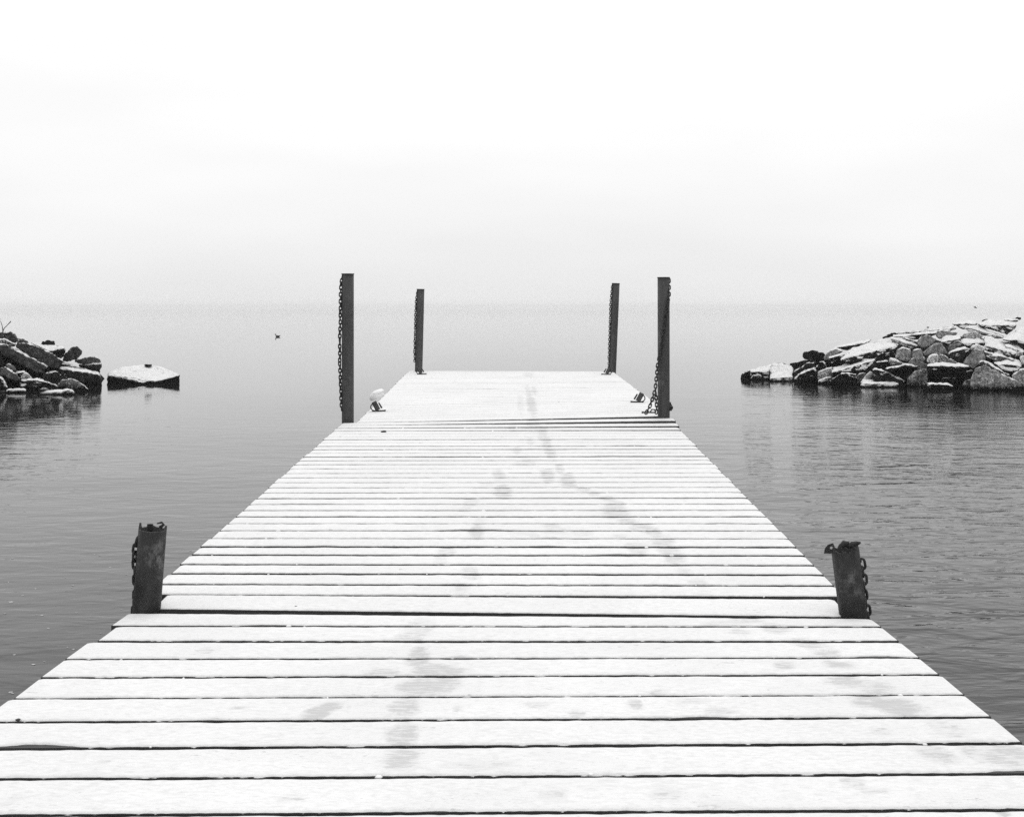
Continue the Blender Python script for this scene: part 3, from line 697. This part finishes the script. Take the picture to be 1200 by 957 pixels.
RE([(484,178),(498,168),(512,168),(522,178),(505,186)], [], 27.4, .2, 'tiny dark stone alone on the ridge slabs', tone=.03, snow=.05, depth=.2)
RE([(205,292),(280,304),(375,334),(375,348),(260,320)], [(210,286),(282,298),(377,328)], 25.9, .15, 'thin dark strip of stone under the ridge slabs', tone=.03, snow=.6, depth=.25)
RE([(385,340),(425,265),(500,260),(600,310),(560,362),(470,422),(420,402)], [], 24.95, .5, 'angular grey rock with a ridge down its face, mid right pile', tone=.16, snow=.45, dust=.15)
RE([(450,455),(600,345),(660,350),(690,420),(720,470),(640,472),(520,482),(480,500)], [], 24.55, .5, 'mottled grey slab tilted right below the angular ridge rock', tone=.15, snow=.3, dust=.17, **SL)
RE([(480,562),(500,510),(560,475),(620,475),(670,562),(560,578)], [], 24.0, .45, 'pale rounded stone resting on the wide overhanging slab', tone=.16, snow=.55, dust=.4)
RE([(622,478),(660,480),(830,572),(685,575)], [], 23.95, .4, 'grey triangular stone right of the pale rounded stone', tone=.14, snow=.35, dust=.1, depth=.35)
RE([(485,605),(520,630),(560,662),(800,662),(940,642),(965,612),(700,608)], [(490,590),(560,576),(830,574),(955,596)], 23.5, .4, 'wide overhanging slab over a black hollow, snow along its top', tone=.035, snow=.7, dust=.05, depth=.7, **SL)
RE([(640,752),(720,737),(820,747),(800,764),(680,778)], [], 23.5, .3, 'dim flat stone deep in the hollow under the wide slab', tone=.05, snow=.2, depth=.3)
RE([(450,824),(490,812),(620,808),(720,815),(780,834),(700,846),(560,846)], [(490,800),(620,794),(720,803)], 22.9, .3, 'low snow speckled ledge at the waterline under the wide slab', tone=.05, snow=.75, depth=.3)
RE([(590,272),(610,222),(650,205),(760,225),(840,240),(800,268),(640,302)], [], 25.5, .45, 'mottled grey lump just below the right end of the ridge slabs', tone=.15, snow=.4, dust=.2)
RE([(645,340),(740,345),(850,312),(866,300),(850,318),(740,360),(660,358)], [(640,325),(700,264),(870,265)], 24.9, .6, 'white flat topped block below the mottled grey lump', tone=.12, snow=.95, dust=.1)
RE([(720,412),(740,362),(840,322),(880,342),(866,382),(800,402),(740,440)], [], 24.75, .4, 'rough grey stone under the white flat topped block', tone=.11, snow=.4, dust=.14)
RF([(0,495),(50,470),(100,482),(215,435),(245,445),(240,500),(160,592),(100,582),(20,535)], [(55,455),(110,430),(200,418),(222,430)], 24.2, .3, 'dark diamond block with a white cap left of the smooth grey cone', tone=.06, snow=.65, dust=.03)
RF([(150,378),(180,390),(400,376),(400,392),(250,420),(180,405)], [(138,346),(200,325),(340,335),(402,356)], 24.8, .5, 'white lozenge slab above the dark diamond block', tone=.06, snow=1.0, depth=.45, **SL)
RF([(150,302),(180,275),(300,265),(350,280),(385,312),(360,342),(180,322)], [], 25.3, .4, 'pale crusted lump above the white lozenge slab', tone=.18, snow=.5, dust=.4)
RF([(55,184),(75,176),(130,212),(170,205),(310,172),(322,182),(260,198),(170,228)], [(60,166),(200,136),(300,142),(318,168)], 26.2, .6, 'flat skyline slab with a notched dark front at the ridge end', tone=.04, snow=1.0, depth=.5, **SL)
RF([(180,228),(205,212),(330,245),(520,305),(600,318),(590,332),(520,328),(380,288),(330,268),(200,250)], [(210,200),(300,184),(602,308)], 25.4, .4, 'long white slab sliding down right below the skyline slab', tone=.18, snow=1.0, dust=.2, **SL)
RF([(330,184),(360,196),(630,248),(720,198),(738,185),(720,230),(640,288),(560,272),(400,220)], [(335,172),(430,135),(600,140),(732,166)], 25.6, 1.0, 'broad white slab with a dark corner pointing down, near the top right', tone=.06, snow=1.0, depth=.8, **SL)
RF([(366,156),(385,132),(430,128),(440,145),(420,158)], [], 27.3, .3, 'small black stone peeking behind the broad white slab', tone=.03, snow=.1, depth=.3)
RF([(600,146),(640,152),(740,154),(760,142),(755,136),(640,144)], [(612,120),(750,122)], 26.9, .5, 'thin white slab with a dark underside on the top right ridge', tone=.04, snow=1.0, depth=.4, **SL)
RF([(720,116),(745,98),(790,108),(775,132),(740,128)], [], 27.2, .3, 'arched dark stone highest on the right pile', tone=.05, snow=.5, depth=.3)
RF([(590,345),(700,370),(820,405),(930,420),(930,395),(740,345)], [(600,335),(740,230),(830,178),(930,178)], 24.7, 1.1, 'big bare white slab against the right frame edge', tone=.05, snow=1.05, dust=.1, depth=.9, **SL)
RF([(390,430),(398,400),(520,490),(640,482),(735,490),(740,520),(700,542),(560,515),(420,458)], [(396,375),(398,302),(430,294),(620,370),(738,484)], 24.2, .9, 'long double white slab with a dark lower edge, right centre', tone=.06, snow=1.0, depth=.7, **SL)
RF([(610,408),(735,495),(742,522),(800,512),(822,475)], [(612,398),(660,368),(740,388),(824,466)], 24.4, .5, 'snowy slab tucked between the double slab and the frame edge', tone=.14, snow=.95, dust=.3, **SL)
RF([(248,435),(270,408),(340,396),(400,428),(402,462),(330,445),(262,455)], [], 24.1, .4, 'rounded white hump behind the smooth grey cone', tone=.15, snow=.8, dust=.5, depth=.4)
RF([(170,592),(265,462),(310,437),(390,462),(400,550),(330,600),(280,662),(200,605)], [], 23.85, .5, 'smooth grey cone shaped stone in the right centre', tone=.17, snow=.25, dust=.08)
RF([(395,470),(480,500),(600,550),(710,558),(640,574),(480,560),(420,535),(400,505)], [(396,455),(480,486),(600,536),(712,552)], 23.9, .3, 'slim white bar pointing right under the double slab', tone=.1, snow=.85, dust=.15)
RF([(490,592),(630,640),(800,622),(802,640),(700,722),(660,722),(560,645)], [(498,580),(720,555),(772,570),(802,612)], 23.5, .55, 'dark wedge block with a square white top, right of the grey cone', tone=.045, snow=1.0, depth=.5)
RF([(255,772),(290,662),(330,627),(410,622),(660,732),(770,800),(770,822),(680,852),(650,888),(440,884),(300,802)], [], 22.8, .5, 'largest pale grey slab at the right waterline, standing on edge', tone=.22, snow=.3, dust=.26, **SL)
RF([(330,602),(350,580),(390,572),(450,598),(660,722),(655,737),(560,698),(420,634)], [(350,572),(392,563),(452,588),(664,714)], 23.3, .22, 'white rimmed stone leaning behind the largest pale slab', tone=.08, snow=.75, dust=.2)
RF([(690,722),(770,672),(830,665),(920,680),(920,800),(790,800),(760,772)], [], 23.0, .5, 'pale grey block right of the largest pale slab, at the frame edge', tone=.2, snow=.4, dust=.3)
RF([(780,562),(782,532),(820,516),(920,520),(920,600),(810,606)], [], 23.7, .4, 'white lump at the frame edge above the pale grey block', tone=.2, snow=.8, dust=.6)
RF([(140,842),(200,772),(250,762),(265,852)], [], 22.9, .3, 'small dim grey stone left of the largest pale slab at the water', tone=.12, snow=.2, dust=.08, depth=.4)
RF([(660,872),(740,842),(800,852),(920,842),(920,902),(680,892)], [], 22.5, .4, 'low black stone at the waterline under the frame edge block', tone=.025, snow=.1)
RF([(200,690),(270,677),(285,692),(240,742)], [], 23.5, .3, 'small dark stone under the tip of the wide overhanging slab', tone=.05, snow=.4, depth=.3)

# dark rubble core each pile rests on
def mound(cols, label_name):
    """cols: (px, front Y, ridge height, ridge Y) -> heaped rubble bed under the blocks"""
    vs_, fs = [], []; prof = ((0, -.6), (.0, .02), (.15, .21), (.3, .40), (.5, .63), (.7, .85), (.85, .93), (1, 1), (1.2, .9), (1.4, .8), (1.6, .7), (1.85, .5), (2.1, .3), (2.4, .1), (3.0, -.4)); n = len(prof); K = 6
    xs = []
    for i in range(len(cols) - 1):
        for k in range(K): xs.append([a + (b - a) * k / K for a, b in zip(cols[i], cols[i + 1])])
    xs.append(list(cols[-1]))
    for X, yf, hz_, yr in xs:
        for u, z in prof:
            Y = yf + (yr - yf) * u
            vs_.append((X + .12 * nz(X, Y), Y + .15 * nz(X * 1.7, Y * 1.7, 3), (z * hz_ if z > 0 else z) + .10 * nz(X * 2.2, Y * 2.2, 8) + .12 * (noise.cell(Vector((X * 2.3 + .4 * nz(X * 4, Y * 4), Y * 2.3, 0))) - .6)))
    for i in range(len(xs) - 1):
        for j in range(n - 1):
            a = i * n + j; fs.append((a, a + n, a + n + 1, a + 1))
    o = obj('ground', vs_, fs, M_ROCK); o['kind'] = 'structure'; o['tone'] = .03; o['snow'] = .0; o['dust'] = 0.0
mound([(-11.3, 23.0, -.2, 24.3), (-10.9, 22.6, .70, 24.5), (-10.3, 23.0, .75, 24.9), (-9.3, 23.8, .40, 25.1), (-8.8, 24.6, .0, 25.2), (-8.6, 24.9, -.3, 25.3)], 'left')
mound([(5.3, 26.9, -.3, 27.3), (6.2, 25.9, .20, 26.9), (7.4, 25.1, .50, 27.0), (8.6, 24.4, .72, 27.2), (9.6, 23.9, .85, 27.3), (10.6, 23.5, .95, 27.3), (11.6, 23.6, .8, 27.2), (12.2, 24.0, -.2, 27.0)], 'right')

# ------------------------------------------------------------------ dry twigs, birds, slush
tw = thing('dry_shrub', at(3, 389, 24.1), 'bare dry twigs sticking up behind the topmost left boulder', 'shrub')
a0 = at(2.6, 390, 24.1)
MB().tube([a0, at(5, 384.5, 24.1), at(9.5, 380, 24.1), at(12.2, 377.2, 24.1), at(12.6, 376, 24.1)], [.012, .009, .008, .012, .006], 6).obj('branch', M_TWIG, tw)
MB().tube([at(3.5, 389, 24.1), at(2.6, 382, 24.1), at(1.2, 377.5, 24.1), at(-1, 374.5, 24.1)], [.010, .008, .006, .004], 6).obj('branch', M_TWIG, tw)
MB().tube([at(-1, 392, 24.1), at(-3, 382, 24.1), at(-1.5, 376, 24.1), at(.6, 373.5, 24.1)], [.010, .008, .006, .004], 6).obj('branch', M_TWIG, tw)

Yd = F * H / 34.6; d0 = at(325.4, 394.6, Yd); d0.z = 0
dk = thing('duck', d0, 'tiny dark duck swimming alone far out on the left water', 'duck')
m = MB(); m.ball((0, 0, 0), .11, .06, .055, 14, 8)
m.tube([Vector((-.08, 0, .02)), Vector((-.10, 0, .07)), Vector((-.115, 0, .10))], [.03, .022, .024], 8); m.ball((-.12, 0, .11), .032, .024, .024, 10, 6)
m.tube([Vector((-.145, 0, .105)), Vector((-.175, 0, .10))], [.012, .004], 6); m.tube([Vector((.08, 0, .02)), Vector((.16, 0, .045))], [.03, .008], 8)
m.v = [v + d0 + Vector((0, 0, .03)) for v in m.v]; m.obj('body', M_BIRD, dk, smooth=True)
b0 = at(1143, 360.2, 45)
bd = thing('bird', b0, 'tiny dark bird in flight above the right pile', 'bird')
m = MB(); m.tube([b0 + Vector((-.06, 0, .01)), b0 + Vector((-.02, 0, 0)), b0 + Vector((.03, 0, -.012)), b0 + Vector((.07, 0, -.025))], [.006, .020, .018, .004], 8)
m.obj('body', M_BIRD, bd, smooth=True)
m = MB()
for s in (-1, 1):
    n0 = len(m.v); m.v += [b0 + Vector(p) for p in ((-.025, .012 * s, .01), (.02, .012 * s, .0), (-.02, .075 * s, .04), (-.035, .075 * s, .045), (-.01, .15 * s, .02), (-.025, .012 * s, .004), (.02, .012 * s, -.006), (-.02, .075 * s, .034))]
    m.f += [(n0, n0 + 1, n0 + 2, n0 + 3), (n0 + 3, n0 + 2, n0 + 4), (n0 + 5, n0 + 3, n0 + 7, n0 + 6)]
m.obj('wings', M_BIRD, bd)

fl = MB(); rr = random.Random(5)
for k in range(110):
    px = rr.uniform(-40, 230); py = rr.uniform(640, 860)
    Y = F * H / (py - 360); x = (px - 600) * Y / F; s = rr.uniform(.002, .0065) * (1.7 if rr.random() < .12 else 1)
    if x > -1.36: continue
    n = 6; n0 = len(fl.v); a = rr.uniform(0, 6)
    for z in (.0005, .0015):
        for j in range(n):
            q = a + 2 * math.pi * j / n; fl.v.append(Vector((x + s * 1.5 * math.cos(q) * rr.uniform(.6, 1.2), Y + s * math.sin(q) * rr.uniform(.6, 1.2), z)))
    fl.f.append(tuple(n0 + n + j for j in range(n)))
    for j in range(n): fl.f.append((n0 + j, n0 + (j + 1) % n, n0 + n + (j + 1) % n, n0 + n + j))
o = fl.obj('slush_flecks', M_ICE); o['kind'] = 'stuff'
